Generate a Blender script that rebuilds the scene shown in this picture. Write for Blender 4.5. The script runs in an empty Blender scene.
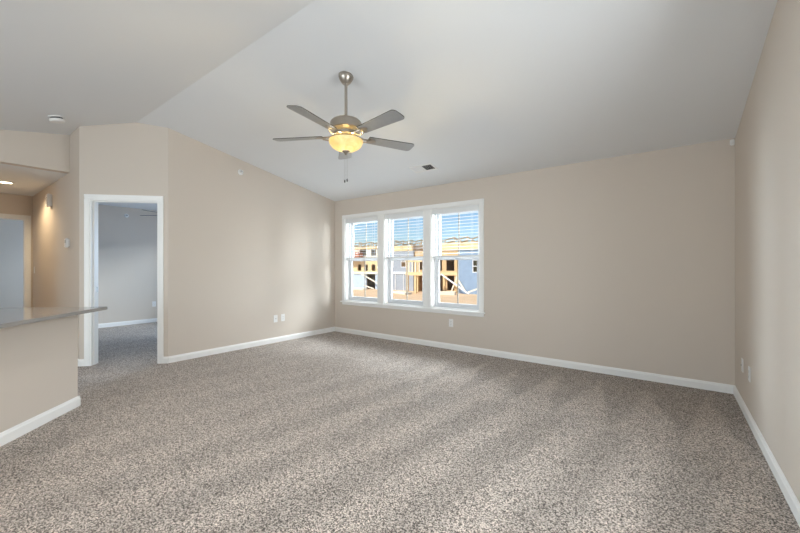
import bpy, bmesh, math, random
from mathutils import Vector, Matrix
random.seed(7)
scene = bpy.context.scene
COL = scene.collection
PI = math.pi

# ------------------------------------------------------------------ camera
cam_d = bpy.data.cameras.new('camera')
cam = bpy.data.objects.new('camera', cam_d); COL.objects.link(cam)
cam.location = (0, 0, 1.215)
cam.rotation_euler = (PI/2, 0, math.radians(37.02))
cam_d.sensor_width = 36; cam_d.lens = 36*358/800
cam_d.clip_start = 0.05; cam_d.clip_end = 500
scene.camera = cam

# ------------------------------------------------------------------ colour management
vs = scene.view_settings
vs.view_transform = 'Standard'; vs.look = 'None'; vs.gamma = 1.0
vs.use_curve_mapping = False; vs.exposure = 0.24
scene.cycles.max_bounces = 10
scene.cycles.diffuse_bounces = 6
scene.cycles.transparent_max_bounces = 24
scene.cycles.sample_clamp_indirect = 6

# ------------------------------------------------------------------ world and sun
world = bpy.data.worlds.new('sky'); scene.world = world; world.use_nodes = True
wn = world.node_tree.nodes; wl = world.node_tree.links
bg = wn['Background']
sky = wn.new('ShaderNodeTexSky'); sky.sky_type = 'NISHITA'; sky.sun_disc = False
sky.sun_elevation = math.radians(40); sky.sun_rotation = math.radians(200)
sky.air_density = 1.0; sky.dust_density = 0.15; sky.ozone_density = 5.0
wl.new(sky.outputs[0], bg.inputs[0]); bg.inputs[1].default_value = 0.12

def light(name, kind, loc, energy, color=(1, 1, 1), aim=None, size=None, size_y=None, spread=None, radius=None, spot=None, blend=None):
    d = bpy.data.lights.new(name, kind); o = bpy.data.objects.new(name, d); COL.objects.link(o)
    o.location = loc; d.energy = energy; d.color = color
    if aim is not None:
        o.rotation_euler = (Vector(aim) - Vector(loc)).to_track_quat('-Z', 'Y').to_euler()
    if kind == 'AREA':
        d.shape = 'RECTANGLE'; d.size = size; d.size_y = size_y or size
        if spread: d.spread = math.radians(spread)
    if radius is not None: d.shadow_soft_size = radius
    if spot: d.spot_size = math.radians(spot); d.spot_blend = blend or 0.5
    return o

sun = light('sun', 'SUN', (0, -10, 20), 5.0, (1.0, 0.93, 0.82), aim=(3.2, -3.0, 11.6))
sun.data.angle = math.radians(0.6)
# daylight at the glazed openings (added unseen ones behind and beside the camera, front window group, two side rooms)
light('rear_fill', 'AREA', (-2.4, -3.95, 1.25), 150, (0.82, 0.91, 1.0), aim=(-2.6, -1.0, 2.7), size=3.6, size_y=2.1)  # fill lamp outside the added rear opening
light('daylight_front', 'AREA', (-3.2, 8.6, 3.9), 820, (0.88, 0.94, 1.0), aim=(-3.3, 2.2, 0.7), size=4.4, size_y=1.7)
light('daylight_ground', 'AREA', (-3.43, 5.6, -0.5), 42, (0.60, 0.80, 1.0), aim=(-3.2, 3.2, 2.6), size=3.2, size_y=1.0)
light('side_fill', 'AREA', (0.82, 1.65, 1.5), 80, (0.93, 0.965, 1.0), aim=(-4.0, 0.2, 0.3), size=1.3, size_y=1.2)  # fill lamp outside the added side window, brightens peninsula and left wall
light('daylight_from_left', 'AREA', (-7.6, 6.3, 1.7), 390, (0.78, 0.89, 1.0), aim=(-2.9, 4.6, 1.4), size=2.2, size_y=1.8, spread=95)
light('daylight_from_right', 'AREA', (0.9, 6.4, 1.7), 190, (0.93, 0.97, 1.0), aim=(-3.6, 4.6, 1.4), size=2.2, size_y=1.8, spread=95)
light('daylight_bedroom', 'AREA', (-7.2, 4.55, 1.4), 56, (0.42, 0.65, 1.0), aim=(-7.3, 2.5, 1.2), size=1.5, size_y=1.3)
light('daylight_far_room', 'AREA', (-10.7, 3.4, 1.4), 64, (0.52, 0.72, 1.0), aim=(-10.7, 1, 1.2), size=1.5, size_y=1.3)

# ------------------------------------------------------------------ materials
def new_mat(name):
    m = bpy.data.materials.new(name); m.use_nodes = True
    nt = m.node_tree
    return m, nt, nt.nodes['Principled BSDF']

def paint(name, col, rough=0.6, metal=0.0, bump=0.0, scale=60.0, var=0.0, spec=0.5, coord='Object', aniso=0.0):
    m, nt, b = new_mat(name); n, l = nt.nodes, nt.links
    b.inputs['Base Color'].default_value = (*col, 1)
    b.inputs['Roughness'].default_value = rough; b.inputs['Metallic'].default_value = metal
    b.inputs['Specular IOR Level'].default_value = spec
    tc = n.new('ShaderNodeTexCoord'); nz = n.new('ShaderNodeTexNoise')
    nz.inputs['Scale'].default_value = scale; nz.inputs['Detail'].default_value = 4
    l.new(tc.outputs[coord], nz.inputs['Vector'])
    if var:
        mx = n.new('ShaderNodeMix'); mx.data_type = 'RGBA'
        mx.inputs[6].default_value = (*[c*(1-var) for c in col], 1)
        mx.inputs[7].default_value = (*[min(1, c*(1+var)) for c in col], 1)
        l.new(nz.outputs['Fac'], mx.inputs[0]); l.new(mx.outputs[2], b.inputs['Base Color'])
    if bump:
        bp = n.new('ShaderNodeBump'); bp.inputs['Strength'].default_value = bump; bp.inputs['Distance'].default_value = 0.002
        l.new(nz.outputs['Fac'], bp.inputs['Height']); l.new(bp.outputs['Normal'], b.inputs['Normal'])
    return m

M = {}
M['wall'] = paint('wall_paint', (0.645, 0.574, 0.500), 0.75, bump=0.15, scale=180, var=0.015, spec=0.25)
M['ceil'] = paint('ceiling_paint', (0.775, 0.785, 0.795), 0.85, bump=0.15, scale=120, spec=0.2)
M['trim'] = paint('white_trim', (0.88, 0.875, 0.855), 0.4, bump=0.05, scale=40)
M['vinyl'] = paint('white_vinyl', (0.70, 0.715, 0.735), 0.4, bump=0.03, scale=40)
M['slat'] = paint('blind_slat', (0.82, 0.83, 0.83), 0.45, bump=0.05, scale=30)
M['plastic'] = paint('white_plastic', (0.82, 0.81, 0.79), 0.4, bump=0.02, scale=50)
M['dark'] = paint('dark_slot', (0.03, 0.03, 0.03), 0.6, var=0.1)
M['nickel'] = paint('brushed_nickel', (0.42, 0.38, 0.33), 0.32, 1.0, bump=0.06, scale=220, var=0.06)
M['blade'] = paint('fan_blade_finish', (0.33, 0.335, 0.34), 0.34, 0.2, bump=0.05, scale=25, var=0.08)
M['blade_edge'] = paint('fan_blade_edge', (0.06, 0.055, 0.05), 0.5, var=0.08)
M['chrome'] = paint('chrome', (0.75, 0.75, 0.75), 0.2, 1.0, var=0.03)
M['counter'] = paint('grey_quartz', (0.30, 0.285, 0.27), 0.08, var=0.12, scale=90, spec=0.6)
M['cabinet'] = paint('cabinet_paint', (0.70, 0.69, 0.66), 0.45, var=0.03)
M['muntin'] = paint('grille_bar', (0.36, 0.32, 0.27), 0.5, var=0.05)
M['dirt'] = paint('graded_dirt', (0.66, 0.47, 0.30), 0.95, bump=0.6, scale=0.7, var=0.22)
M['lumber'] = paint('yellow_lumber', (0.80, 0.60, 0.34), 0.7, var=0.14, scale=3)
M['lumber_pale'] = paint('pale_lumber', (0.88, 0.80, 0.66), 0.7, var=0.08, scale=3)
M['osb'] = paint('osb_sheathing', (0.66, 0.46, 0.25), 0.8, var=0.25, scale=9)
M['wrap'] = paint('blue_housewrap', (0.27, 0.37, 0.52), 0.6, var=0.18, scale=1.6)
M['wrap_pale'] = paint('pale_housewrap', (0.52, 0.63, 0.76), 0.6, var=0.18, scale=1.4)
M['wrap_grey'] = paint('grey_housewrap', (0.36, 0.40, 0.47), 0.6, var=0.15, scale=1.4)
M['brick'] = paint('red_brown_siding', (0.42, 0.17, 0.10), 0.8, var=0.2, scale=4)
M['roof'] = paint('roof_felt', (0.20, 0.19, 0.18), 0.9, var=0.15, scale=6)
M['concrete'] = paint('concrete', (0.50, 0.49, 0.46), 0.9, var=0.1, scale=2)
M['white_out'] = paint('white_window_vinyl', (0.85, 0.86, 0.88), 0.5, var=0.03)

def glass_mat():
    m = bpy.data.materials.new('window_glass'); m.use_nodes = True
    n, l = m.node_tree.nodes, m.node_tree.links; n.clear()
    out = n.new('ShaderNodeOutputMaterial'); mix = n.new('ShaderNodeMixShader')
    fr = n.new('ShaderNodeFresnel'); fr.inputs['IOR'].default_value = 1.45
    gm = n.new('ShaderNodeNewGeometry'); io = n.new('ShaderNodeMix')       # same reflectance from either side of the thin pane
    io.inputs[2].default_value = 1.45; io.inputs[3].default_value = 1/1.45
    l.new(gm.outputs['Backfacing'], io.inputs[0]); l.new(io.outputs[0], fr.inputs['IOR'])
    tr = n.new('ShaderNodeBsdfTransparent'); tr.inputs[0].default_value = (0.95, 0.97, 0.97, 1)
    gl = n.new('ShaderNodeBsdfGlossy'); gl.inputs['Roughness'].default_value = 0.02
    l.new(fr.outputs[0], mix.inputs[0]); l.new(tr.outputs[0], mix.inputs[1]); l.new(gl.outputs[0], mix.inputs[2])
    l.new(mix.outputs[0], out.inputs[0])
    return m
M['glass'] = glass_mat()

def frosted():
    m = bpy.data.materials.new('alabaster_glass'); m.use_nodes = True
    n, l = m.node_tree.nodes, m.node_tree.links; n.clear()
    out = n.new('ShaderNodeOutputMaterial')
    tc = n.new('ShaderNodeTexCoord'); nz = n.new('ShaderNodeTexNoise'); nz.inputs['Scale'].default_value = 9; nz.inputs['Detail'].default_value = 5
    nz.inputs['Distortion'].default_value = 1.5
    l.new(tc.outputs['Object'], nz.inputs['Vector'])
    cr = n.new('ShaderNodeValToRGB')
    cr.color_ramp.elements[0].color = (0.90, 0.78, 0.50, 1); cr.color_ramp.elements[1].color = (1.0, 0.95, 0.78, 1)
    cr.color_ramp.elements[0].position = 0.35; cr.color_ramp.elements[1].position = 0.65
    l.new(nz.outputs['Fac'], cr.inputs[0])
    tl = n.new('ShaderNodeBsdfTranslucent'); df = n.new('ShaderNodeBsdfPrincipled'); df.inputs['Roughness'].default_value = 0.25
    l.new(cr.outputs[0], tl.inputs[0]); l.new(cr.outputs[0], df.inputs['Base Color'])
    mx = n.new('ShaderNodeMixShader'); mx.inputs[0].default_value = 0.35
    l.new(tl.outputs[0], mx.inputs[1]); l.new(df.outputs[0], mx.inputs[2]); l.new(mx.outputs[0], out.inputs[0])
    return m
M['frosted'] = frosted()

def emit(name, col, s):
    m = bpy.data.materials.new(name); m.use_nodes = True
    b = m.node_tree.nodes['Principled BSDF']
    b.inputs['Base Color'].default_value = (*col, 1)
    b.inputs['Emission Color'].default_value = (*col, 1); b.inputs['Emission Strength'].default_value = s
    return m
M['lens'] = emit('lit_lens', (1.0, 0.86, 0.62), 9)

def carpet():
    m, nt, b = new_mat('cut_pile_carpet'); n, l = nt.nodes, nt.links
    b.inputs['Roughness'].default_value = 1.0; b.inputs['Specular IOR Level'].default_value = 0.05
    b.inputs['Sheen Weight'].default_value = 0.15; b.inputs['Sheen Roughness'].default_value = 0.6
    tc = n.new('ShaderNodeTexCoord')
    def noise(scale, det, vec=None, rough=0.6):
        x = n.new('ShaderNodeTexNoise'); x.inputs['Scale'].default_value = scale; x.inputs['Detail'].default_value = det
        x.inputs['Roughness'].default_value = rough
        l.new(vec or tc.outputs['Object'], x.inputs['Vector']); return x.outputs['Fac']
    def math_(op, a, b_=None, c=None, clamp=False):
        x = n.new('ShaderNodeMath'); x.operation = op; x.use_clamp = clamp
        for i, v in enumerate((a, b_, c)):
            if v is None: continue
            if isinstance(v, (int, float)): x.inputs[i].default_value = v
            else: l.new(v, x.inputs[i])
        return x.outputs[0]
    # tuft speckle
    vo = n.new('ShaderNodeTexVoronoi'); vo.inputs['Scale'].default_value = 195
    l.new(tc.outputs['Object'], vo.inputs['Vector'])
    tuft = n.new('ShaderNodeSeparateColor'); l.new(vo.outputs['Color'], tuft.inputs[0])
    f = math_('ADD', math_('MULTIPLY', tuft.outputs[0], 0.62), math_('ADD', math_('MULTIPLY', noise(105, 3, rough=0.75), 1.1), -0.36))
    cr = n.new('ShaderNodeValToRGB'); e = cr.color_ramp.elements
    e[0].position = 0.20; e[0].color = (0.05, 0.040, 0.032, 1)
    e[1].position = 0.85; e[1].color = (0.85, 0.75, 0.66, 1)
    x = e.new(0.36); x.color = (0.16, 0.131, 0.110, 1)
    x = e.new(0.56); x.color = (0.48, 0.41, 0.36, 1)
    l.new(f, cr.inputs[0])
    # vacuum tracks: pile brushed in strips that run towards the window wall
    sx = n.new('ShaderNodeSeparateXYZ'); l.new(tc.outputs['Object'], sx.inputs[0])
    wob = math_('MULTIPLY', math_('SUBTRACT', noise(1.6, 2), 0.5), 0.22)
    X = math_('ADD', sx.outputs[0], wob); Y = math_('ADD', sx.outputs[1], math_('MULTIPLY', wob, 1.5))
    def strip(p, off, tilt):
        q = math_('ADD', X, math_('MULTIPLY', Y, tilt))
        fr = math_('FRACT', math_('ADD', math_('DIVIDE', q, p), off))
        return math_('MULTIPLY', math_('ABSOLUTE', math_('SUBTRACT', fr, 0.5)), 2.0)     # 0..1 triangle
    def sm(v, lo, hi):
        r = n.new('ShaderNodeMapRange'); r.interpolation_type = 'SMOOTHSTEP'
        r.inputs[1].default_value = lo; r.inputs[2].default_value = hi
        l.new(v, r.inputs[0]); return r.outputs[0]
    near = sm(strip(0.46, 0.05, -0.13), 0.20, 0.80)
    # wedges with their points towards the wall
    tri = strip(0.42, 0.869, 0.0)
    wl_ = math_('DIVIDE', math_('SUBTRACT', 4.35, Y), 1.25)
    far = sm(math_('SUBTRACT', wl_, tri), -0.18, 0.22)
    isfar = sm(Y, 2.95, 3.2)
    mixv = n.new('ShaderNodeMix'); l.new(isfar, mixv.inputs[0]); l.new(near, mixv.inputs[2]); l.new(far, mixv.inputs[3])
    # tracks are fresh on the side by the right-hand wall and fade away from it
    fade = sm(sx.outputs[0], -3.6, -1.2)
    amt = math_('MULTIPLY', math_('SUBTRACT', mixv.outputs[0], 0.55), math_('ADD', math_('MULTIPLY', fade, 0.18), 0.05))
    blot = math_('MULTIPLY', math_('SUBTRACT', noise(2.3, 3), 0.5), 0.22)
    k = math_('ADD', math_('ADD', 1.0, amt), blot)
    vm = n.new('ShaderNodeVectorMath'); vm.operation = 'SCALE'
    l.new(cr.outputs[0], vm.inputs[0]); l.new(k, vm.inputs['Scale'])
    l.new(vm.outputs[0], b.inputs['Base Color'])
    bp = n.new('ShaderNodeBump'); bp.inputs['Strength'].default_value = 0.7; bp.inputs['Distance'].default_value = 0.006
    l.new(f, bp.inputs['Height']); l.new(bp.outputs[0], b.inputs['Normal'])
    return m
M['carpet'] = carpet()

# ------------------------------------------------------------------ mesh helpers
class MB:
    def __init__(self): self.bm = bmesh.new()
    def prism(self, pts, vec):
        v = [self.bm.verts.new(p) for p in pts]; w = [self.bm.verts.new(Vector(p) + Vector(vec)) for p in pts]
        n = len(v)
        self.bm.faces.new(v); self.bm.faces.new(w[::-1])
        for i in range(n): self.bm.faces.new((v[i], w[i], w[(i+1) % n], v[(i+1) % n]))
        return self
    def box(self, x0, x1, y0, y1, z0, z1, mat=None):
        P = [(x0, y0, z0), (x1, y0, z0), (x1, y1, z0), (x0, y1, z0)]
        if mat is not None:
            P2 = [mat @ Vector(p) for p in P]; up = mat @ Vector((x0, y0, z1)) - P2[0]
            return self.prism(P2, up)
        return self.prism(P, (0, 0, z1 - z0))
    def lathe(self, prof, seg=24, center=(0, 0, 0), axis='Z', mat=None, close=True):
        rings = []
        for r, z in prof:
            ring = []
            for i in range(seg):
                a = 2*PI*i/seg
                p = Vector((r*math.cos(a), r*math.sin(a), z))
                if mat is not None: p = mat @ p
                ring.append(self.bm.verts.new(p + Vector(center)))
            rings.append(ring)
        for a, b in zip(rings[:-1], rings[1:]):
            for i in range(seg): self.bm.faces.new((a[i], a[(i+1) % seg], b[(i+1) % seg], b[i]))
        if close:
            self.bm.faces.new(rings[0][::-1]); self.bm.faces.new(rings[-1])
        return self
    def tube(self, pts, r, seg=10):
        pts = [Vector(p) for p in pts]; rings = []
        for i, p in enumerate(pts):
            t = (pts[min(i+1, len(pts)-1)] - pts[max(i-1, 0)]).normalized()
            u = t.orthogonal().normalized() if i == 0 else (u - t*u.dot(t)).normalized()
            w = t.cross(u); rr = r[i] if isinstance(r, (list, tuple)) else r
            rings.append([self.bm.verts.new(p + rr*(math.cos(2*PI*k/seg)*u + math.sin(2*PI*k/seg)*w)) for k in range(seg)])
        for a, b in zip(rings[:-1], rings[1:]):
            for i in range(seg): self.bm.faces.new((a[i], a[(i+1) % seg], b[(i+1) % seg], b[i]))
        self.bm.faces.new(rings[0][::-1]); self.bm.faces.new(rings[-1])
        return self
    def beam(self, a, b, w, d):
        """a square timber from a to b, w wide (horizontal), d deep"""
        a, b = Vector(a), Vector(b); t = (b-a).normalized()
        up = Vector((0, 1, 0)) if abs(t.y) < 0.9 else Vector((0, 0, 1))
        s = t.cross(up).normalized(); up = s.cross(t)
        P = [a + s*w/2*i + up*d/2*j for i, j in ((-1, -1), (1, -1), (1, 1), (-1, 1))]
        return self.prism(P, b-a)
    def build(self, name, m, parent=None, smooth=False, bevel=0.0, seg=2):
        bmesh.ops.recalc_face_normals(self.bm, faces=self.bm.faces)
        if bevel:
            bmesh.ops.remove_doubles(self.bm, verts=self.bm.verts, dist=1e-6)
            bmesh.ops.bevel(self.bm, geom=list(self.bm.edges), offset=bevel, segments=seg, affect='EDGES', clamp_overlap=True)
        me = bpy.data.meshes.new(name); self.bm.to_mesh(me); self.bm.free()
        for k in (m if isinstance(m, (list, tuple)) else [m]): me.materials.append(k)
        if smooth:
            for p in me.polygons: p.use_smooth = True
            me.set_sharp_from_angle(angle=math.radians(35))
        o = bpy.data.objects.new(name, me); COL.objects.link(o)
        if parent is not None: o.parent = parent
        return o

def struct(o, label=None):
    o['kind'] = 'structure'
    if label: o['label'] = label
    return o
def tag(o, label, cat, group=None):
    o['label'] = label; o['category'] = cat
    if group: o['group'] = group
    return o
def empty(name, loc=(0, 0, 0), rz=0.0):
    o = bpy.data.objects.new(name, None); COL.objects.link(o); o.location = loc; o.rotation_euler = (0, 0, rz)
    o.empty_display_size = 0.1
    return o
def copy_tree(o, parent=None):
    c = o.copy(); COL.objects.link(c)
    if parent is not None: c.parent = parent
    for ch in list(o.children): copy_tree(ch, c)
    return c

# ------------------------------------------------------------------ the room
XL, XR, YB = -5.04, 0.496, 4.645           # window wall at y = YB
YA = 1.84                                   # the left wall ends here, the angled wall starts
YH = 1.131                                  # hall wall
XC = -5.749                                 # corner of angled wall and hall wall
XS = -6.23                                  # face of the soffit over the hall opening
XE = -8.89                                  # hall end wall
YR, ZR, SL = 1.58, 3.007, 0.185             # ridge
YREAR = -3.6
T = 0.12
def ceil_z(y): return max(2.44, ZR - SL*abs(y - YR))
YF = YR - (ZR - 2.44)/SL                    # where the rear slope meets the flat ceiling

struct(MB().prism([(-12.6, -4.0, -0.25), (0.62, -4.0, -0.25), (0.62, YB+0.12, -0.25), (XL-T, YB+0.12, -0.25), (XL-T, 4.12, -0.25), (-12.6, 4.12, -0.25)], (0, 0, 0.25)).build('floor', M['carpet']), 'beige and brown speckled cut pile carpet with vacuum tracks')
# ceiling: rear flat, rear slope, front slope, in one slab
prof = [(YB+0.13, 2.44-0.13*SL), (YR, ZR), (YF, 2.44), (-3.8, 2.44), (-3.8, 2.6), (YF, 2.6), (YR, ZR+0.16), (YB+0.13, 2.6)]
struct(MB().prism([(XS-0.12, y, z) for y, z in prof], (0.62-XS+0.12, 0, 0)).build('ceiling', M['ceil']), 'white vaulted ceiling with a ridge')
struct(MB().box(-12.6, XS-T, -0.9, YH+0.12, 2.44, 2.56).build('ceiling_hall', M['ceil']))
struct(MB().prism([(-9.02, YH+T, 2.44), (XC-0.06, YH+T, 2.44), (XL-T, YA+0.06, 2.44), (XL-T, 4.12, 2.44), (-9.02, 4.12, 2.44)], (0, 0, 0.12)).build('ceiling_bedroom', M['ceil']))
struct(MB().box(-12.6, -9.02, YH+0.12, 3.2, 2.44, 2.56).build('ceiling_far_room', M['ceil']))

# window openings
WIN = [(-4.763, -3.973), (-3.832, -3.042), (-2.903, -2.113)]
WZ0, WZ1 = 0.585, 2.09
w = MB(); TB = 0.16
xs = [XL-0.12] + [v for p in WIN for v in p] + [XR+0.12]
for i in range(0, len(xs), 2): w.box(xs[i], xs[i+1], YB, YB+TB, 0, 2.5)
for a, b in WIN: w.box(a, b, YB, YB+TB, 0, WZ0); w.box(a, b, YB, YB+TB, WZ1, 2.5)
struct(w.build('wall_back', M['wall']), 'tan window wall')
def gable(ya, yb):
    pts = [(ya, 0)] + [(yb, 0), (yb, ceil_z(yb)+0.04)]
    for y in (YR, YF):
        if min(ya, yb) < y < max(ya, yb): pts.append((y, ceil_z(y)+0.04))
    pts.append((ya, ceil_z(ya)+0.04))
    return pts
SW0, SW1, SWZ0, SWZ1 = 1.0, 2.3, 0.9, 2.1                        # added unseen side window beside the camera, lets in fill light
w = MB()
w.prism([(XR, y, z) for y, z in gable(YREAR, SW0)], (T, 0, 0)); w.prism([(XR, y, z) for y, z in gable(SW1, YB)], (T, 0, 0))
w.box(XR, XR+T, SW0, SW1, 0, SWZ0)
w.prism([(XR, SW0, SWZ1), (XR, SW1, SWZ1), (XR, SW1, ceil_z(SW1)+0.04), (XR, YR, ZR+0.04), (XR, SW0, ceil_z(SW0)+0.04)], (T, 0, 0))
struct(w.build('wall_right', M['wall']), 'plain tan right-hand wall')
struct(MB().prism([(XL, y, z) for y, z in gable(YA, YB)], (-T, 0, 0)).build('wall_left', M['wall']), 'tan left-hand wall under the slope')
# angled wall with the bedroom doorway
A = Vector((XL, YA, 0)); D = Vector((-1, -1, 0)).normalized(); N = Vector((1, -1, 0)).normalized()
LA = (XL - XC)*math.sqrt(2)
D0, D1, DH = 0.110, 0.884, 2.04
def ang(l, z, out=0.0): return A + D*l + N*out + Vector((0, 0, z))
lr = (YA - YR)*math.sqrt(2)
pts = [ang(0, 0), ang(D0, 0), ang(D0, DH), ang(D1, DH), ang(D1, 0), ang(LA, 0), ang(LA, ceil_z(YH)+0.04), ang(lr, ZR+0.04), ang(0, ceil_z(YA)+0.04)]
struct(MB().prism(pts, -N*T).build('wall_angled', M['wall']), 'tan angled wall with the bedroom doorway')
struct(MB().prism([(XC, YH, 0), (XE-T, YH, 0), (XE-T, YH, 2.45), (XS-0.1, YH, 2.45), (XS-0.1, YH, ceil_z(YH)+0.04), (XC, YH, ceil_z(YH)+0.04)], (0, T, 0)).build('wall_hall', M['wall']), 'tan hall wall')
# kitchen wall with the hall opening and the soffit above it
YO = 0.08
kp = [(YREAR, 0), (YO, 0), (YO, 2.44), (YH, 2.44), (YH, ceil_z(YH)+0.04), (YF, 2.48), (YREAR, 2.48)]
struct(MB().prism([(XS, y, z) for y, z in kp], (-T, 0, 0)).build('wall_kitchen', M['wall']), 'tan wall and soffit over the hall opening')
struct(MB().box(XE-T, XS-T, YO-T, YO, 0, 2.44).build('wall_hall_side', M['wall']))
# hall end wall with a doorway
E0, E1 = 0.30, 1.05
struct(MB().prism([(XE, y, z) for y, z in [(-0.9, 0), (E0, 0), (E0, DH), (E1, DH), (E1, 0), (YH, 0), (YH, 2.44), (-0.9, 2.44)]], (-T, 0, 0)).build('wall_hall_end', M['wall']), 'tan end wall of the hall')
# rear wall with a wide unseen glazed opening added for light (behind the camera)
w = MB()
w.box(XS-T, -4.2, YREAR-T, YREAR, 0, 2.48); w.box(-0.6, XR+T, YREAR-T, YREAR, 0, 2.48); w.box(-4.2, -0.6, YREAR-T, YREAR, 2.2, 2.48)
struct(w.build('wall_rear', M['wall']))
# bedroom and far room
YBN = 4.0  # bedroom outer wall set back to block stray light from the window lamps
struct(MB().prism([(-9.0, y, z) for y, z in [(YH+T, 0), (YBN, 0), (YBN, 2.44), (YH+T, 2.44)]], (-0.02, 0, 0)).build('wall_bedroom', M['wall']), 'grey bedroom wall seen through the doorway')
w = MB()
w.box(-9.0, -8.0, YBN, YBN+T, 0, 2.44); w.box(-6.4, XL-0.12, YBN, YBN+T, 0, 2.44); w.box(-8.0, -6.4, YBN, YBN+T, 0, 0.7); w.box(-8.0, -6.4, YBN, YBN+T, 2.1, 2.44)
struct(w.build('wall_bedroom_window', M['wall']))
struct(MB().box(-12.42, -12.3, -0.9, 3.0, 0, 2.44).build('wall_far_room', M['wall']), 'grey wall of the room at the hall end')
w = MB()
w.box(-12.3, -11.5, 3.0, 3.12, 0, 2.44); w.box(-9.9, -9.02, 3.0, 3.12, 0, 2.44); w.box(-11.5, -9.9, 3.0, 3.12, 0, 0.7); w.box(-11.5, -9.9, 3.0, 3.12, 2.1, 2.44)
w.box(-12.3, -9.02, -1.02, -0.9, 0, 2.44)
struct(w.build('wall_far_room_window', M['wall']))
struct(MB().box(-9.06, -9.02, YH+T, 3.0, 0, 2.44).build('wall_far_room_side', M['wall']))

# baseboards: profile swept along straight runs
def base_run(mb, p, q, n, h=0.083, t=0.014):
    p, q, n = Vector((*p, 0)), Vector((*q, 0)), Vector((*n, 0)).normalized()
    prof = [(0, 0), (t, 0), (t, h*0.74), (t*0.72, h*0.82), (t*0.55, h*0.94), (t*0.25, h), (0, h)]
    mb.prism([p + n*a + Vector((0, 0, z)) for a, z in prof], q-p); return mb
def base(name, runs):
    mb = MB()
    for r in runs: base_run(mb, *r)
    return struct(mb.build(name, M['trim']), 'white baseboard')
cw = 0.057
base('baseboard_back', [((XL, YB), (XR, YB), (0, -1))])
base('baseboard_left', [((XL, YA), (XL, YB), (1, 0))])
base('baseboard_right', [((XR, YREAR), (XR, YB), (-1, 0))])
a0, a1 = ang(0, 0), ang(D0-cw, 0); b0, b1 = ang(D1+cw, 0), ang(LA, 0)
base('baseboard_angled', [((a0.x, a0.y), (a1.x, a1.y), (N.x, N.y)), ((b0.x, b0.y), (b1.x, b1.y), (N.x, N.y))])
base('baseboard_hall', [((XC, YH), (XE, YH), (0, -1))])
base('baseboard_bedroom', [((-9.0, YH+T), (-9.0, YBN), (1, 0))])
base('baseboard_far_room', [((-12.3, -0.9), (-12.3, 3.0), (1, 0))])

# ------------------------------------------------------------------ door casings
def door_frame(name, O, Dv, Nv, l0, l1, h, thick, label, strike=False, c=cw):
    root = empty(name, O + Dv*(l0+l1)/2); struct(root, label)
    def pt(l, z, o): return O + Dv*l + Nv*o + Vector((0, 0, z)) - root.location
    def board(la, lb, za, zb, oa, ob, mb=None):
        mb = mb or MB()
        mb.prism([pt(la, za, oa), pt(lb, za, oa), pt(lb, za, ob), pt(la, za, ob)], (0, 0, zb-za)); return mb
    # casing: flat board with a raised outer band and a stepped inner edge
    def leg(la, lb, outer):
        prof = [(0, 0), (0, 0.010), (c*0.18, 0.013), (c*0.3, 0.012), (c*0.72, 0.017), (c, 0.017), (c, 0)]
        s = 1 if lb > la else -1
        return MB().prism([pt(la + s*x, 0, o) for x, o in prof], (0, 0, h + 0.0))
    leg(l0, l0-c, 0).build('casing', M['trim'], root)
    leg(l1, l1+c, 0).build('casing', M['trim'], root)
    prof = [(0, 0), (0, 0.010), (c*0.18, 0.013), (c*0.3, 0.012), (c*0.72, 0.017), (c, 0.017), (c, 0)]
    MB().prism([pt(l0-c, h + x, o) for x, o in prof], Dv*(l1-l0+2*c)).build('head_casing', M['trim'], root)
    j = 0.014
    board(l0, l0+j, 0, h-j, -thick-0.002, 0.004).build('jamb', M['trim'], root)
    board(l1-j, l1, 0, h-j, -thick-0.002, 0.004).build('jamb', M['trim'], root)
    board(l0, l1, h-j, h, -thick-0.002, 0.004).build('head_jamb', M['trim'], root)
    board(l0+j, l0+j+0.008, 0, h-j-0.011, -thick*0.62, -thick*0.30).build('door_stop', M['trim'], root)
    board(l1-j-0.008, l1-j, 0, h-j-0.011, -thick*0.62, -thick*0.30).build('door_stop', M['trim'], root)
    board(l0+j, l1-j, h-j-0.011, h-j, -thick*0.62, -thick*0.30).build('door_stop', M['trim'], root)
    if strike:
        s = board(l1-j-0.0015, l1-j, 0.90, 0.96, -thick*0.93, -thick*0.70).build('strike_plate', M['nickel'], root); s['label'] = 'brushed nickel strike plate'
    return root
door_frame('door_1', A, D, N, D0, D1, DH, T, 'white cased bedroom doorway in the angled wall', strike=True)
door_frame('door_2', Vector((XE, 0, 0)), Vector((0, 1, 0)), Vector((1, 0, 0)), E0, E1, DH, T, 'white cased doorway at the end of the hall')

# ------------------------------------------------------------------ triple window
x0, x1 = WIN[0][0], WIN[2][1]; c = 0.064
mb = MB()
mb.box(x0-c, x1+c, YB-0.018, YB, WZ1, WZ1+c)
mb.box(x0-c, x0, YB-0.018, YB, WZ0, WZ1); mb.box(x1, x1+c, YB-0.018, YB, WZ0, WZ1)
for i in (0, 1): mb.box(WIN[i][1], WIN[i+1][0], YB-0.018, YB, WZ0, WZ1)
struct(mb.build('trim_1', M['trim'], bevel=0.002, seg=1), 'white casing and mullions round the triple window')
mb = MB(); mb.box(x0-c-0.02, x1+c+0.02, YB-0.05, YB, WZ0-0.022, WZ0)
struct(mb.build('trim_2', M['trim'], bevel=0.004), 'white window stool under the triple window')
mb = MB(); mb.box(x0-c, x1+c, YB-0.016, YB, WZ0-0.068, WZ0-0.022)
struct(mb.build('trim_3', M['trim'], bevel=0.002, seg=1), 'white apron below the window stool')

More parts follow.
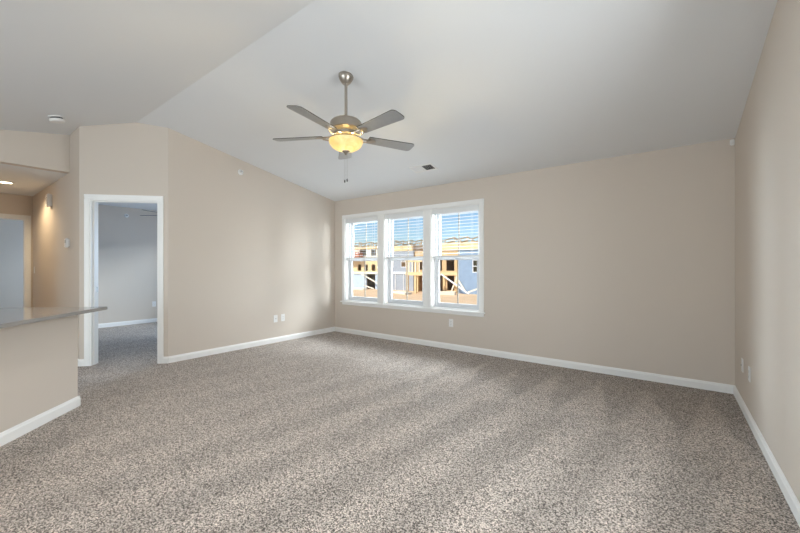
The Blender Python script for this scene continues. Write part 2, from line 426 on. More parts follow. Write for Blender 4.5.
for i, (a, b) in enumerate(WIN):
    root = empty('window_%d' % (i+1), ((a+b)/2, YB, WZ0))
    struct(root, 'white vinyl double hung window, ' + ('nearest the corner' if i == 0 else 'middle of three' if i == 1 else 'nearest the bare wall'))
    W = (b-a)/2; H = WZ1-WZ0; mid = 1.335-WZ0
    f = MB(); fw = 0.028
    f.box(-W, -W+0.012, 0.0, 0.155, 0, H); f.box(W-0.012, W, 0.0, 0.155, 0, H); f.box(-W+0.012, W-0.012, 0.0, 0.155, H-0.012, H); f.box(-W+0.012, W-0.012, 0.0, 0.155, 0, 0.012)
    f.build('jamb_liner', M['trim'], root)
    f = MB(); p = 0.012
    f.box(-W+p, -W+p+fw, 0.08, 0.155, p, H-p); f.box(W-p-fw, W-p, 0.08, 0.155, p, H-p); f.box(-W+p+fw, W-p-fw, 0.08, 0.155, H-p-fw, H-p); f.box(-W+p+fw, W-p-fw, 0.08, 0.155, p, p+fw)
    f.build('frame', M['vinyl'], root)
    xi = W-p-fw; zb, zt = p+fw, H-p-fw; sw = 0.042
    for nm, z0, z1, y0 in (('lower_sash', zb, mid+0.02, 0.085), ('upper_sash', mid-0.02, zt, 0.118)):
        s = MB(); y1 = y0+0.03
        s.box(-xi, -xi+sw, y0, y1, z0, z1); s.box(xi-sw, xi, y0, y1, z0, z1)
        s.box(-xi+sw, xi-sw, y0, y1, z0, z0+sw); s.box(-xi+sw, xi-sw, y0, y1, z1-sw, z1)
        so = s.build(nm, M['vinyl'], root, bevel=0.003, seg=1)
        MB().box(-xi+sw-0.005, xi-sw+0.005, y0+0.013, y0+0.017, z0+sw-0.005, z1-sw+0.005).build('pane', M['glass'], so)
        MB().box(-0.009, 0.009, y0+0.018, y0+0.024, z0+sw-0.002, z1-sw+0.002).build('muntin', M['muntin'], so)['label'] = 'brown grille bar'
        if nm == 'lower_sash':
            MB().box(-0.03, 0.03, y0-0.012, y0+0.012, z1+0.0005, z1+0.013).build('sash_lock', M['vinyl'], so)

def plain_window(name, p, q, z0, z1, t):
    """a fixed glazed opening from p to q in the wall plane"""
    p, q = Vector((*p, z0)), Vector((*q, z0)); d = (q-p).normalized(); nn = Vector((-d.y, d.x, 0)); Lw = (q-p).length; Hh = z1-z0
    root = empty(name, (p+q)/2); struct(root)
    def b(l0, l1, za, zb, o0, o1): return [Vector(p - root.location) + d*l + nn*o + Vector((0, 0, za)) for l, o in ((l0, o0), (l1, o0), (l1, o1), (l0, o1))], (0, 0, zb-za)
    f = MB()
    for a in ((0, .05, 0, Hh), (Lw-.05, Lw, 0, Hh), (.05, Lw-.05, 0, .05), (.05, Lw-.05, Hh-.05, Hh), (Lw/2-.025, Lw/2+.025, .05, Hh-.05)): f.prism(*b(*a, t*0.3, t*0.7))
    f.build('frame', M['vinyl'], root)
    MB().prism(*b(.045, Lw-.045, .045, Hh-.045, t*0.48, t*0.52)).build('pane', M['glass'], root)
plain_window('window_4', (XR+T, SW0), (XR+T, SW1), SWZ0, SWZ1, T)  # added window, out of view, for the side fill lamp
plain_window('window_5', (-4.2, YREAR-T), (-0.6, YREAR-T), 0.0, 2.2, T)  # glazing of the added rear opening, never in view
plain_window('window_6', (-8.0, YBN), (-6.4, YBN), 0.7, 2.1, T)
plain_window('window_7', (-11.5, 3.0), (-9.9, 3.0), 0.7, 2.1, T)

# blinds: lowered over the upper sash, slats open
def make_blind(W):
    root = empty('window_blind')
    MB().box(-W, W, 0.004, 0.062, -0.045, -0.002).build('headrail', M['slat'], root)
    MB().box(-W, W, -0.008, 0.003, -0.072, -0.002).build('valance', M['slat'], root, bevel=0.002, seg=1)
    n = 13; pitch = 0.0475; z = -0.098
    for k in range(n):
        s = MB(); zz = z - pitch*k
        th = math.radians(2)
        mt = Matrix.Translation((0, 0.033, zz)) @ Matrix.Rotation(th, 4, 'X')
        # shallow crowned slat
        pr = [(-0.025, -0.001), (-0.012, 0.001), (0, 0.0017), (0.012, 0.001), (0.025, -0.001), (0.025, 0.0015), (0.012, 0.0035), (0, 0.0042), (-0.012, 0.0035), (-0.025, 0.0015)]
        s.prism([mt @ Vector((-W+0.004, y, q)) for y, q in pr], (2*W-0.008, 0, 0))
        s.build('slat', M['slat'], root)
    zb = z - pitch*n - 0.012
    MB().box(-W+0.004, W-0.004, 0.008, 0.058, zb, zb+0.026).build('bottom_rail', M['slat'], root, bevel=0.003, seg=1)
    for x in (-W+0.12, W-0.12):
        t = MB()
        for y in (0.006, 0.060): t.box(x-0.0015, x+0.0015, y-0.0008, y+0.0008, zb+0.026, -0.045)
        t.build('ladder_cord', M['slat'], root)
    return root, zb
WB = 0.79/2 - 0.016
blind, _zb = make_blind(WB)
bl = ['white slatted blind half lowered in the window nearest the corner', 'white slatted blind half lowered in the middle window of three', 'white slatted blind half lowered in the window beside the long bare wall']
for i, (a, b) in enumerate(WIN):
    o = blind if i == 0 else copy_tree(blind)
    o.location = ((a+b)/2, YB+0.006, WZ1-0.0125); tag(o, bl[i], 'window blind', 'half lowered blinds in the triple window')

# ------------------------------------------------------------------ peninsula
PD = Vector((1, -1, 0)).normalized(); PN = Vector((1, 1, 0)).normalized()
P0 = Vector((-4.12, 0.823, 0))
def pen(l, o, z): return P0 + PD*l + PN*o + Vector((0, 0, z))
L = 3.0
struct(MB().prism([pen(0.02, -0.014, 0), pen(L, -0.014, 0), pen(L, -0.13, 0), pen(0.02, -0.13, 0)], (0, 0, 0.826)).build('wall_peninsula', M['wall']), 'tan half wall under the counter')
mb = MB()
pa, pb = pen(0.006, -0.014, 0), pen(L, -0.014, 0)
base_run(mb, (pa.x, pa.y), (pb.x, pb.y), (PN.x, PN.y), h=0.088)
pa, pb = pen(0.02, 0.0, 0), pen(0.02, -0.13, 0)
base_run(mb, (pa.x, pa.y), (pb.x, pb.y), (-PD.x, -PD.y), h=0.088)
struct(mb.build('baseboard_peninsula', M['trim']), 'white baseboard of the half wall')
ct = MB().prism([pen(-0.055, 0.178, 0.828), pen(L, 0.178, 0.828), pen(L, -0.84, 0.828), pen(-0.055, -0.84, 0.828)], (0, 0, 0.028)).build('countertop', M['counter'], bevel=0.004)
tag(ct, 'polished grey stone countertop overhanging the tan half wall', 'countertop')
root = empty('base_cabinet', pen(0.02, -0.13, 0)); tag(root, 'base cabinet run behind the half wall under the grey counter', 'cabinet')
def pl(l, o, z): return pen(l, o, z) - root.location
def pbox(l0, l1, o0, o1, z0, z1): return MB().prism([pl(l0, o0, z0), pl(l1, o0, z0), pl(l1, o1, z0), pl(l0, o1, z0)], (0, 0, z1-z0))
pbox(0.03, L-0.02, -0.78, -0.132, 0.10, 0.826).build('body', M['cabinet'], root)
pbox(0.03, L-0.02, -0.71, -0.132, 0.0, 0.0995).build('toe_kick', M['cabinet'], root)
for k in range(5):
    l0 = 0.04 + k*0.585
    dr = pbox(l0+0.004, l0+0.575, -0.80, -0.7805, 0.115, 0.81).build('door', M['cabinet'], root)
    pbox(l0+0.5, l0+0.512, -0.828, -0.8005, 0.62, 0.74).build('handle', M['nickel'], dr)

# ------------------------------------------------------------------ ceiling fan
def blade_outline(r0, r1, w0, w1, cr=0.035, n=6):
    pts = [(r0, -w0/2)]
    for k in range(n+1):
        a = -PI/2 + PI/2*k/n
        pts.append((r1-cr + cr*math.cos(a), -w1/2 + cr + cr*math.sin(a)))
    for k in range(n+1):
        a = PI/2*k/n
        pts.append((r1-cr + cr*math.cos(a), w1/2 - cr + cr*math.sin(a)))
    pts.append((r0, w0/2))
    return pts
def make_fan(rod, spin, slope):
    """origin on the ceiling; the motor hangs below on a rod"""
    root = empty('ceiling_fan')
    mt = Matrix.Identity(4)
    MB().lathe([(0.064, 0.010), (0.0655, -0.012), (0.060, -0.030), (0.047, -0.052), (0.034, -0.068), (0.030, -0.073), (0.016, -0.075)], 32).build('canopy', M['nickel'], root, smooth=True)
    zt = -rod
    MB().lathe([(0.013, -0.07), (0.013, zt+0.015), (0.020, zt+0.015), (0.024, zt+0.004), (0.024, zt-0.002)], 20).build('downrod', M['nickel'], root, smooth=True)
    MB().lathe([(0.030, zt), (0.085, zt-0.004), (0.118, zt-0.014), (0.134, zt-0.030), (0.137, zt-0.040), (0.137, zt-0.090), (0.131, zt-0.098), (0.098, zt-0.108), (0.090, zt-0.116)], 48).build('motor_housing', M['nickel'], root, smooth=True)
    MB().lathe([(0.090, zt-0.1165), (0.090, zt-0.140), (0.078, zt-0.148), (0.055, zt-0.158), (0.050, zt-0.168), (0.060, zt-0.176), (0.064, zt-0.182)], 32).build('switch_housing', M['nickel'], root, smooth=True)
    zr = zt-0.190
    # bowl, open at the top, with wall thickness
    outer = []; R = 0.149; dpt = 0.092
    for k in range(15):
        a = PI/2*k/14
        outer.append((max(0.006, R*math.cos(a)**0.85), zr - dpt*math.sin(a)))
    inner = [(max(0.003, r-0.004), z+0.004) for r, z in outer[::-1]]; inner[-1] = (R-0.005, zr)
    g = MB().lathe(outer + inner, 48, close=False)
    bowl = g.build('glass_bowl', M['frosted'], root, smooth=True); bowl['label'] = 'lit frosted glass bowl'
    MB().lathe([(0.004, zr-dpt+0.004), (0.034, zr-dpt+0.006), (0.032, zr-dpt-0.004), (0.014, zr-dpt-0.018), (0.008, zr-dpt-0.030), (0.002, zr-dpt-0.036)], 24).build('finial', M['nickel'], bowl, smooth=True)
    for k in range(3):
        a = 2*PI*k/3 + 0.4
        MB().tube([(0.055*math.cos(a), 0.055*math.sin(a), zr+0.012), (0.10*math.cos(a), 0.10*math.sin(a), zr+0.016), (0.146*math.cos(a), 0.146*math.sin(a), zr+0.001)], 0.004, 8).build('fitter_arm', M['nickel'], root, smooth=True)
    zb = zt-0.150
    for k in range(5):
        a = spin + 2*PI*k/5
        R1 = Matrix.Rotation(a, 4, 'Z') @ Matrix.Translation((0, 0, zb)) @ Matrix.Rotation(math.radians(-11), 4, 'X')
        bm_ = MB()
        bm_.prism([R1 @ Vector((x, y, -0.003)) for x, y in blade_outline(0.205, 0.665, 0.105, 0.138)], (R1.to_3x3() @ Vector((0, 0, 0.0065))))
        bo = bm_.build('blade', [M['blade'], M['blade_edge']], root)
        for p in bo.data.polygons:
            if len(p.vertices) == 4: p.material_index = 1
        R2 = Matrix.Rotation(a, 4, 'Z')
        ir = MB()
        # curled iron: two arms that rise from the flywheel and meet a plate under the blade
        for s in (-1, 1):
            ir.tube([R2 @ Vector(q) for q in ((0.080, 0.012*s, zb+0.018), (0.115, 0.030*s, zb-0.004), (0.150, 0.040*s, zb-0.018), (0.185, 0.034*s, zb-0.014), (0.222, 0.020*s, zb-0.009))], [0.008, 0.008, 0.007, 0.007, 0.006], 8)
        ir.prism([R1 @ Vector((x, y, -0.0085)) for x, y in ((0.200, -0.034), (0.225, -0.043), (0.262, -0.026), (0.285, 0), (0.262, 0.026), (0.225, 0.043), (0.200, 0.034))], (R1.to_3x3() @ Vector((0, 0, 0.005))))
        ir.build('blade_iron', M['nickel'], bo, smooth=True)
    for s, ln in ((-1, 0.285), (1, 0.292)):
        x, y = 0.010*s*math.cos(0.64), 0.010*s*math.sin(0.64)
        return_z = zr-dpt-0.245+ (0.004*s)
        ch = MB().tube([(x, y, zr-dpt-0.028), (x, y, return_z)], 0.0007, 6).build('pull_chain', M['nickel'], root)
        MB().lathe([(0.002, return_z), (0.0055, return_z-0.004), (0.0065, return_z-0.014), (0.0045, return_z-0.026), (0.0015, return_z-0.028)], 12, center=(x, y, 0)).build('fob', M['dark'], ch, smooth=True)['label'] = 'dark pull chain fob'
    return root, zr
FX, FY = -2.270, 2.223; FZ = ceil_z(FY)
ROD = FZ - 2.508
fan, zr = make_fan(ROD, math.radians(27.5+37.02), 0)
fan.location = (FX, FY, FZ)
tag(fan, 'brushed nickel five blade ceiling fan with lit glass bowl on a downrod', 'ceiling fan')
light('fan_bulb', 'POINT', (FX, FY, FZ+zr-0.028), 17, (1.0, 0.80, 0.44), radius=0.025)
# fan in the bedroom, on a short rod
bf = copy_tree(fan); bf.location = (-7.39, 2.86, 2.44)
for ch in list(bf.children):
    ch.location = (0, 0, 0)
    if ch.name.split('.')[0] == 'canopy': continue
    if ch.name.split('.')[0] == 'downrod':
        bpy.data.objects.remove(ch); continue
    ch.location = (0, 0, ROD-0.115)
MB().lathe([(0.013, -0.09), (0.013, -0.100), (0.020, -0.102), (0.024, -0.117)], 20).build('downrod', M['nickel'], bf, smooth=True)
bf.rotation_euler = (0, 0, math.radians(39+180) - math.radians(27.5+37.02))
tag(bf, 'dark ceiling fan blade tip seen through the bedroom doorway', 'ceiling fan')

# ------------------------------------------------------------------ wall plates and small fittings
def on_wall(root, p, n):
    """local +y looks out of the wall along n"""
    root.location = p; root.rotation_euler = (0, 0, math.atan2(n[1], n[0]) - PI/2)
def plate_base(root, w=0.070, h=0.115):
    return MB().box(-w/2, w/2, 0.0, 0.0055, -h/2, h/2).build('cover_plate', M['plastic'], root, bevel=0.002, seg=2)
def make_outlet():
    root = empty('wall_outlet'); plate_base(root)
    for z in (-0.020, 0.020):
        s = MB().box(-0.0165, 0.0165, 0.0056, 0.0075, z-0.014, z+0.014).build('socket', M['plastic'], root, bevel=0.001, seg=1)
        k = MB()
        k.box(-0.0075, -0.0055, 0.0076, 0.0080, z-0.002, z+0.007); k.box(0.0055, 0.0075, 0.0076, 0.0080, z-0.002, z+0.006); k.box(-0.002, 0.002, 0.0076, 0.0080, z-0.010, z-0.006)
        k.build('slot', M['dark'], s)
    MB().lathe([(0.003, 0), (0.0025, 0.001)], 10, mat=Matrix.Translation((0, 0.0056, 0)) @ Matrix.Rotation(-PI/2, 4, 'X')).build('screw', M['chrome'], root)
    return root
def make_jack():
    root = empty('cable_jack'); plate_base(root)
    MB().lathe([(0.0075, 0), (0.0075, 0.003), (0.0045, 0.003), (0.0045, 0.011), (0.002, 0.011)], 12, mat=Matrix.Translation((0, 0.0056, 0)) @ Matrix.Rotation(-PI/2, 4, 'X')).build('connector', M['chrome'], root)
    for z in (-0.042, 0.042):
        MB().lathe([(0.003, 0), (0.0025, 0.001)], 10, mat=Matrix.Translation((0, 0.0056, z)) @ Matrix.Rotation(-PI/2, 4, 'X')).build('screw', M['chrome'], root)
    return root
oul = make_outlet(); first = True
def outlet(p, n, label):
    global first
    o = oul if first else copy_tree(oul); first = False
    on_wall(o, p, n); tag(o, label, 'outlet', 'white wall outlets')
outlet((XL, 3.51, 0.383), (1, 0), 'white outlet low on the left-hand wall, the one closer to the window corner')
outlet((-2.564, YB, 0.388), (0, -1), 'white outlet on the window wall below the triple window')
outlet((XR, 3.86, 0.378), (-1, 0), 'white outlet plate low on the plain right-hand wall, larger of the two')
outlet((-9.0, 3.01, 0.396), (1, 0), 'white outlet on the grey bedroom wall inside the doorway')
outlet((-12.3, 0.985, 0.42), (1, 0), 'white outlet on the grey wall beyond the hall doorway')
jk = make_jack(); on_wall(jk, (XL, 3.375, 0.380), (1, 0)); tag(jk, 'white cable jack plate on the left-hand wall beside an outlet', 'cable jack', 'white cable jacks')
j2 = copy_tree(jk); on_wall(j2, (XR, 4.20, 0.373), (-1, 0)); tag(j2, 'white cable jack plate on the plain wall nearest the room corner', 'cable jack', 'white cable jacks')
# light switch
sw_ = empty('light_switch'); on_wall(sw_, (-8.72, YH, 1.155), (0, -1)); plate_base(sw_); tag(sw_, 'white light switch on the hall wall beside the end doorway', 'light switch')
MB().box(-0.0165, 0.0165, 0.0056, 0.009, -0.033, 0.033).build('rocker', M['plastic'], sw_, bevel=0.001, seg=1)
# thermostat
th = empty('thermostat'); on_wall(th, (-6.30, YH, 1.525), (0, -1)); tag(th, 'white thermostat box on the hall wall at the opening', 'thermostat')
MB().box(-0.062, 0.062, 0.0, 0.006, -0.045, 0.045).build('back_plate', M['plastic'], th, bevel=0.002, seg=1)
MB().box(-0.057, 0.057, 0.0065, 0.032, -0.062, 0.058).build('body', M['plastic'], th, bevel=0.006)
MB().box(-0.030, 0.030, 0.0322, 0.0330, -0.005, 0.035).build('screen', paint('lcd_grey', (0.35, 0.38, 0.34), 0.3, var=0.04), th)
# door chime
dc = empty('door_chime'); on_wall(dc, (-7.36, YH, 2.195), (0, -1)); tag(dc, 'white door chime box high on the hall wall under the lit ceiling', 'door chime')
MB().box(-0.066, 0.066, 0.0, 0.008, -0.088, 0.088).build('back_plate', M['plastic'], dc, bevel=0.002, seg=1)
MB().box(-0.07, 0.07, 0.0085, 0.055, -0.092, 0.092).build('cover', M['plastic'], dc, bevel=0.008)
gr = MB()
for k in range(5): gr.box(-0.05, 0.05, 0.0553, 0.0562, -0.05+k*0.02, -0.044+k*0.02)
gr.build('sound_grille', M['dark'], dc)
# side wall sprinklers
def make_sprinkler():
    root = empty('sprinkler')
    mt = Matrix.Rotation(-PI/2, 4, 'X')
    MB().lathe([(0.041, 0), (0.041, 0.004), (0.034, 0.010), (0.020, 0.014), (0.018, 0.010)], 24, mat=mt).build('escutcheon', M['plastic'], root, smooth=True)
    MB().lathe([(0.012, 0.010), (0.012, 0.034), (0.016, 0.036), (0.016, 0.042), (0.008, 0.044)], 16, mat=mt).build('head', M['chrome'], root, smooth=True)
    MB().box(-0.018, 0.018, 0.0445, 0.062, 0.010, 0.0125).build('deflector', M['chrome'], root)
    return root
sp = make_sprinkler(); on_wall(sp, (XL, 2.79, 2.60), (1, 0)); tag(sp, 'white sidewall sprinkler high on the left-hand wall under the slope', 'sprinkler', 'sidewall sprinklers')
s2 = copy_tree(sp); on_wall(s2, (-9.0, 2.51, 2.27), (1, 0)); tag(s2, 'white sidewall sprinkler on the grey bedroom wall inside the doorway', 'sprinkler', 'sidewall sprinklers')
# small corner sensor
cs = empty('motion_sensor'); on_wall(cs, (0.474, YB, 2.400), (0, -1)); tag(cs, 'tiny white motion sensor at the top of the window wall beside the plain wall', 'sensor')
MB().box(-0.017, 0.017, 0.0, 0.024, -0.030, 0.026).build('body', M['plastic'], cs, bevel=0.006)
MB().lathe([(0.013, 0.0), (0.011, 0.005), (0.005, 0.009)], 16, mat=Matrix.Translation((0, 0.0242, -0.008)) @ Matrix.Rotation(-PI/2, 4, 'X')).build('lens', M['plastic'], cs, smooth=True)

# fittings on the sloped ceilings
def on_ceiling(root, x, y):
    s = -SL if y > YR else SL
    root.location = (x, y, ceil_z(y)); root.rotation_euler = (math.atan(s), 0, 0)
sd = empty('smoke_detector'); on_ceiling(sd, -5.435, 0.875); tag(sd, 'white round smoke detector on the ceiling near the hall soffit', 'smoke detector')
MB().lathe([(0.068, 0.004), (0.068, -0.012), (0.060, -0.014)], 32).build('base', M['plastic'], sd, smooth=True)
MB().lathe([(0.054, -0.0145), (0.054, -0.028)], 32).build('vent_ring', M['dark'], sd, smooth=True)
MB().lathe([(0.066, -0.0282), (0.069, -0.038), (0.062, -0.056), (0.034, -0.064), (0.004, -0.065)], 32).build('cover', M['plastic'], sd, smooth=True)
av = empty('air_vent'); on_ceiling(av, -2.665, 4.06); tag(av, 'white rectangular air vent in the ceiling above the triple window', 'air vent')
f = MB(); VW, VH = 0.178, 0.095
f.box(-VW, VW, -VH, -VH+0.024, -0.008, 0.002); f.box(-VW, VW, VH-0.024, VH, -0.008, 0.002); f.box(-VW, -VW+0.024, -VH+0.024, VH-0.024, -0.008, 0.002); f.box(VW-0.024, VW, -VH+0.024, VH-0.024, -0.008, 0.002)
f.box(-0.008, 0.008, -VH+0.024, VH-0.024, -0.008, 0.002)
f.build('frame', M['plastic'], av)
MB().box(-VW+0.024, VW-0.024, -VH+0.024, VH-0.024, -0.0012, -0.0002).build('duct', M['dark'], av)
for half in (-1, 1):
    lv = MB()
    for k in range(7):
        x = half*(0.018 + 0.0205*k + 0.006)
        mt = Matrix.Translation((x, 0, -0.0052)) @ Matrix.Rotation(math.radians(38 if half > 0 else -27), 4, 'Y')
        lv.box(-0.0085, 0.0085, -VH+0.0245, VH-0.0245, -0.0006, 0.0006, mat=mt)
    lv.build('louvre', M['plastic'], av)
rl = empty('recessed_light', (-7.70, 0.70, 2.44)); tag(rl, 'lit round recessed downlight in the hall ceiling', 'downlight')
MB().lathe([(0.095, 0.001), (0.095, -0.004), (0.078, -0.010), (0.072, -0.010), (0.070, 0.001)], 32).build('trim_ring', M['plastic'], rl, smooth=True)
MB().lathe([(0.069, -0.001), (0.066, -0.005), (0.02, -0.0065)], 32).build('lens', M['lens'], rl, smooth=True)
light('hall_downlight', 'SPOT', (-7.70, 0.70, 2.428), 55, (1.0, 0.78, 0.50), aim=(-7.70, 0.70, 0), radius=0.05, spot=150, blend=0.6)

# two downlights added out of view to brighten carpet and peninsula
for x, y, lab in ((-2.2, 0.7, 'added unseen round downlight in the rear slope near the ridge'), (-3.3, -0.5, 'added unseen round downlight in the rear slope over the grey counter')):
    r2 = copy_tree(rl); on_ceiling(r2, x, y); tag(r2, lab, 'downlight')
    light('counter_fill', 'SPOT', (x, y, ceil_z(y)-0.03), 46, (1.0, 0.96, 0.90), aim=(x, y, 0), radius=0.06, spot=160, blend=1.0)  # fill light below each added downlight

# ------------------------------------------------------------------ outside: a building site across the graded lot
GZ = -2.0
struct(MB().box(-120, 70, YB+TB+0.02, 190, GZ-0.3, GZ).build('ground', M['dirt']), 'bare graded tan dirt of the building lot')
def pane_wall(mb, x0, x1, z0, z1, y, t, holes):
    xs = sorted({x0, x1, *[h[0] for h in holes], *[h[1] for h in holes]}); zs = sorted({z0, z1, *[h[2] for h in holes], *[h[3] for h in holes]})
    for i in range(len(xs)-1):
        for j in range(len(zs)-1):
            cx, cz = (xs[i]+xs[i+1])/2, (zs[j]+zs[j+1])/2
            if any(h[0] < cx < h[1] and h[2] < cz < h[3] for h in holes): continue
            mb.box(xs[i], xs[i+1], y, y+t, zs[j], zs[j+1])
    return mb
def house(name, label, cx, y, half, depth):
    r = empty(name, (cx, y, GZ)); tag(r, label, 'unfinished house'); return r
def shell(r, half, depth, h, m, nm='side_wall'):
    for s in (-1, 1):
        MB().box(min(s*half, s*(half-0.15)), max(s*half, s*(half-0.15)), 0.16, depth, 0, h).build(nm, m, r)
    MB().box(-half+0.15, half-0.15, depth-0.15, depth, 0, h).build('rear_wall', m, r)
def window_unit(r, x0, x1, z0, z1, y):
    f = MB(); w_ = 0.09
    f.box(x0, x0+w_, y, y+0.1, z0, z1); f.box(x1-w_, x1, y, y+0.1, z0, z1); f.box(x0+w_, x1-w_, y, y+0.1, z1-w_, z1); f.box(x0+w_, x1-w_, y, y+0.1, z0, z0+w_); f.box(x0+w_, x1-w_, y, y+0.1, (z0+z1)/2-w_/2, (z0+z1)/2+w_/2)
    o = f.build('window_frame', M['white_out'], r)
    MB().box(x0+w_, x1-w_, y+0.05, y+0.06, z0+w_, z1-w_).build('pane', M['glass'], o)
def trusses(r, x0, x1, step, z, depth, rise):
    x = x0
    while x <= x1+1e-3:
        t = MB()
        for a, b in (((x, 0, z), (x, depth, z)), ((x, -0.5, z-0.12), (x, depth/2, z+rise)), ((x, depth+0.5, z-0.12), (x, depth/2, z+rise)), ((x, depth/2, z), (x, depth/2, z+rise)), ((x, depth/4, z), (x, depth/4, z+rise/2)), ((x, depth*0.75, z), (x, depth*0.75, z+rise/2))):
            t.beam(a, b, 0.09, 0.14)
        t.build('roof_truss', M['lumber'], r); x += step

# House A: pale wrap below, sheathed storey with small square openings, red brown upper storey
r = house('unfinished_house', 'half built house with pale wrap, yellow sheathing and a dark garage opening', -40.3, 38.0, 8.0, 9)
w = MB(); pane_wall(w, -8, 8, 0, 2.3, 0, 0.16, [(5.6, 7.3, 0, 2.15), (-5, -3.5, 0.9, 2.0)])
w.build('wrapped_wall', M['wrap_pale'], r)
w = MB(); hs = [(x, x+0.7, 2.6, 3.5) for x in (-6.5, -3.8, -1.2, 0.6, 2.2, 3.9, 5.2, 6.6)]
pane_wall(w, -8, 8, 2.3, 4.05, 0, 0.16, hs); w.build('sheathed_wall', M['lumber'], r)
w = MB(); pane_wall(w, -8, 8, 4.05, 6.0, 0, 0.16, [(4.3, 5.6, 4.7, 5.7), (6.5, 7.4, 4.7, 5.7), (-4, -2.6, 4.7, 5.7)])
w.build('upper_wall', M['lumber_pale'], r)
MB().box(1.2, 5.0, -0.9, -0.05, 4.2, 5.3).build('siding_bay', M['brick'], r)['label'] = 'red brown clad bay'
MB().box(-8, 8, -0.12, -0.002, 2.15, 2.45).build('floor_band', M['lumber_pale'], r)
MB().box(-8, 8, -0.12, -0.002, 5.7, 6.05).build('top_plate', M['lumber'], r)
for z in (2.3, 5.8): MB().box(-7.85, 7.85, 0.17, 8.84, z, z+0.15).build('shade_deck', M['osb'], r)  # deck slabs added to darken the rooms behind the openings
shell(r, 8.0, 9, 6.0, M['osb']); trusses(r, -7.5, 7.5, 2.5, 6.1, 9, 1.0)
for a, b in (((4.9, -0.4, 2.2), (9.3, -0.9, 0.6)), ((5.6, -0.5, 0.55), (7.6, -0.7, 0.15))):
    MB().beam(a, b, 0.16, 0.08).build('brace', M['lumber_pale'], r)
# House B: blue grey wrap on both storeys
r = house('unfinished_house', 'blue grey wrapped house with a white floor band beside a yellow deck frame', -29.5, 38.6, 2.6, 9)
w = MB(); pane_wall(w, -2.6, 2.6, 0, 2.4, 0, 0.16, []); w.build('wrapped_wall', M['wrap_grey'], r)
w = MB(); pane_wall(w, -2.6, 2.6, 2.4, 5.4, 0, 0.16, [(-1.7, -0.7, 3.1, 4.6), (0.5, 1.4, 3.1, 4.6)]); w.build('wrapped_upper_wall', M['wrap_grey'], r)
window_unit(r, -1.7, -0.7, 3.1, 4.6, 0.02); window_unit(r, 0.5, 1.4, 3.1, 4.6, 0.02)
MB().box(-2.6, 2.6, -0.08, -0.002, 2.2, 2.5).build('floor_band', M['white_out'], r)
MB().box(-2.6, 2.6, -0.12, -0.002, 5.3, 6.0).build('top_plate', M['lumber'], r)
for x in (-1.9, -0.4, 1.0): MB().box(x, x+0.07, -0.07, -0.003, 0, 2.2).build('batten', M['white_out'], r)
shell(r, 2.6, 9, 5.9, M['osb']); trusses(r, -2.4, 2.4, 1.6, 6.05, 9, 1.0)
# Deck frame
r = empty('deck_frame', (-24.35, 35.4, GZ)); tag(r, 'yellow lumber deck frame on tall posts between two wrapped houses', 'deck frame')
for x in (-1.2, 0.0, 1.15):
    for y in (0, 2.2): MB().box(x-0.12, x+0.12, y-0.12, y+0.12, 0, 4.0).build('post', M['lumber'], r)
MB().box(-1.35, 1.30, -0.22, -0.125, 2.15, 2.55).build('rim_board', M['lumber'], r)
MB().box(-1.35, 1.30, 2.33, 2.43, 2.15, 2.55).build('rim_board', M['lumber'], r)
for k in range(6): MB().box(-1.3+k*0.5, -1.24+k*0.5, -0.12, 2.32, 2.2, 2.42).build('joist', M['lumber'], r)
MB().box(-1.35, 1.30, -0.20, -0.125, 3.75, 3.95).build('top_rail', M['lumber'], r)
for k in range(4): MB().box(-0.95+k*0.5, -0.80+k*0.5, -0.18, -0.125, 2.56, 3.74).build('stud', M['lumber_pale'], r)
# House C: sheathed frame on its left, blue wrap to the right
r = house('unfinished_house', 'blue wrapped house with yellow framing and a long diagonal brace', -15.8, 38.3, 8.0, 10)
w = MB(); pane_wall(w, -10.6, -4.4, 0, 5.2, 0, 0.16, [(-10.2, -9.3, 0, 2.1), (-9.0, -8.2, 0.4, 2.1), (-10.0, -9.4, 2.8, 4.1), (-8.9, -8.3, 2.8, 4.1), (-7.3, -6.5, 0, 2.1), (-5.9, -4.9, 0.3, 2.1), (-7.2, -6.6, 2.7, 4.1), (-6.0, -4.9, 2.7, 4.0)]); w.build('framed_wall', M['osb'], r)
w = MB(); pane_wall(w, -4.4, 8, 0, 5.2, 0, 0.16, [(-2.55, -1.65, 2.5, 4.0), (0.2, 1.1, 2.5, 4.0), (3.6, 5.0, 2.5, 4.0), (2.0, 3.0, 0, 2.1)]); w.build('wrapped_wall', M['wrap'], r)
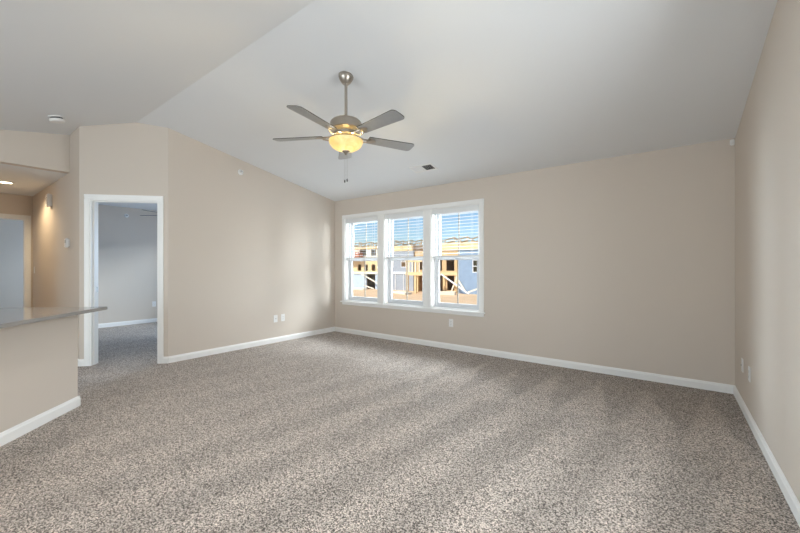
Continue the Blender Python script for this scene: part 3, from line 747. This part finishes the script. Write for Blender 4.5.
window_unit(r, -2.55, -1.65, 2.5, 4.0, 0.02); window_unit(r, 0.2, 1.1, 2.5, 4.0, 0.02); window_unit(r, 3.6, 5.0, 2.5, 4.0, 0.02)
MB().box(-8, 8, -0.14, -0.002, 5.2, 6.1).build('top_plate', M['lumber'], r)
MB().box(-8, -4.4, -0.12, -0.002, 2.15, 2.5).build('floor_band', M['lumber'], r)
for x in (-7.95, -6.35, -4.6): MB().box(x, x+0.2, -0.12, -0.003, 0, 2.15).build('stud', M['lumber'], r)
for a, b in (((-6.4, -0.6, 2.3), (-2.4, -1.2, 0.1)), ((-4.4, -0.5, 2.0), (-2.9, -1.0, 0.3)), ((-2.4, -1.4, 0.3), (-0.4, -1.0, 1.1)), ((-5.0, -0.5, 0.3), (-4.2, -0.8, 1.8))):
    MB().beam(a, b, 0.17, 0.08).build('brace', M['white_out'] if a[0] < -6 else M['lumber_pale'], r)
MB().box(-10.6, -8.0, 9.85, 10, 0, 5.2).build('rear_wall', M['osb'], r); MB().box(-10.6, -10.45, 0.16, 9.85, 0, 5.2).build('side_wall', M['osb'], r)
for z in (2.2, 5.05): MB().box(-10.45, 7.85, 0.17, 9.84, z, z+0.15).build('shade_deck', M['osb'], r)  # decks put in to keep the interior dark
shell(r, 8.0, 10, 5.2, M['osb']); trusses(r, -7.6, 7.6, 1.9, 6.15, 10, 1.0)
# lumber lying about the lot
def plank_pile(x, y, rz, n, label):
    r = empty('lumber_stack', (x, y, GZ), rz); tag(r, label, 'lumber stack')
    for k in range(n):
        for j in range(3): MB().box(-1.6+0.05*((k*7+j*3) % 4), 1.6, j*0.32, j*0.32+0.28, 0.12*k, 0.12*k+0.11).build('board', M['lumber_pale'], r)
plank_pile(-34.8, 35.6, 0.15, 2, 'low stack of pale boards on the dirt before the dark garage opening')
plank_pile(-25.6, 33.6, -0.4, 2, 'low stack of pale boards on the dirt before the deck frame')
plank_pile(-20.9, 35.4, 0.3, 3, 'low stack of pale boards on the dirt before the blue wrapped house')
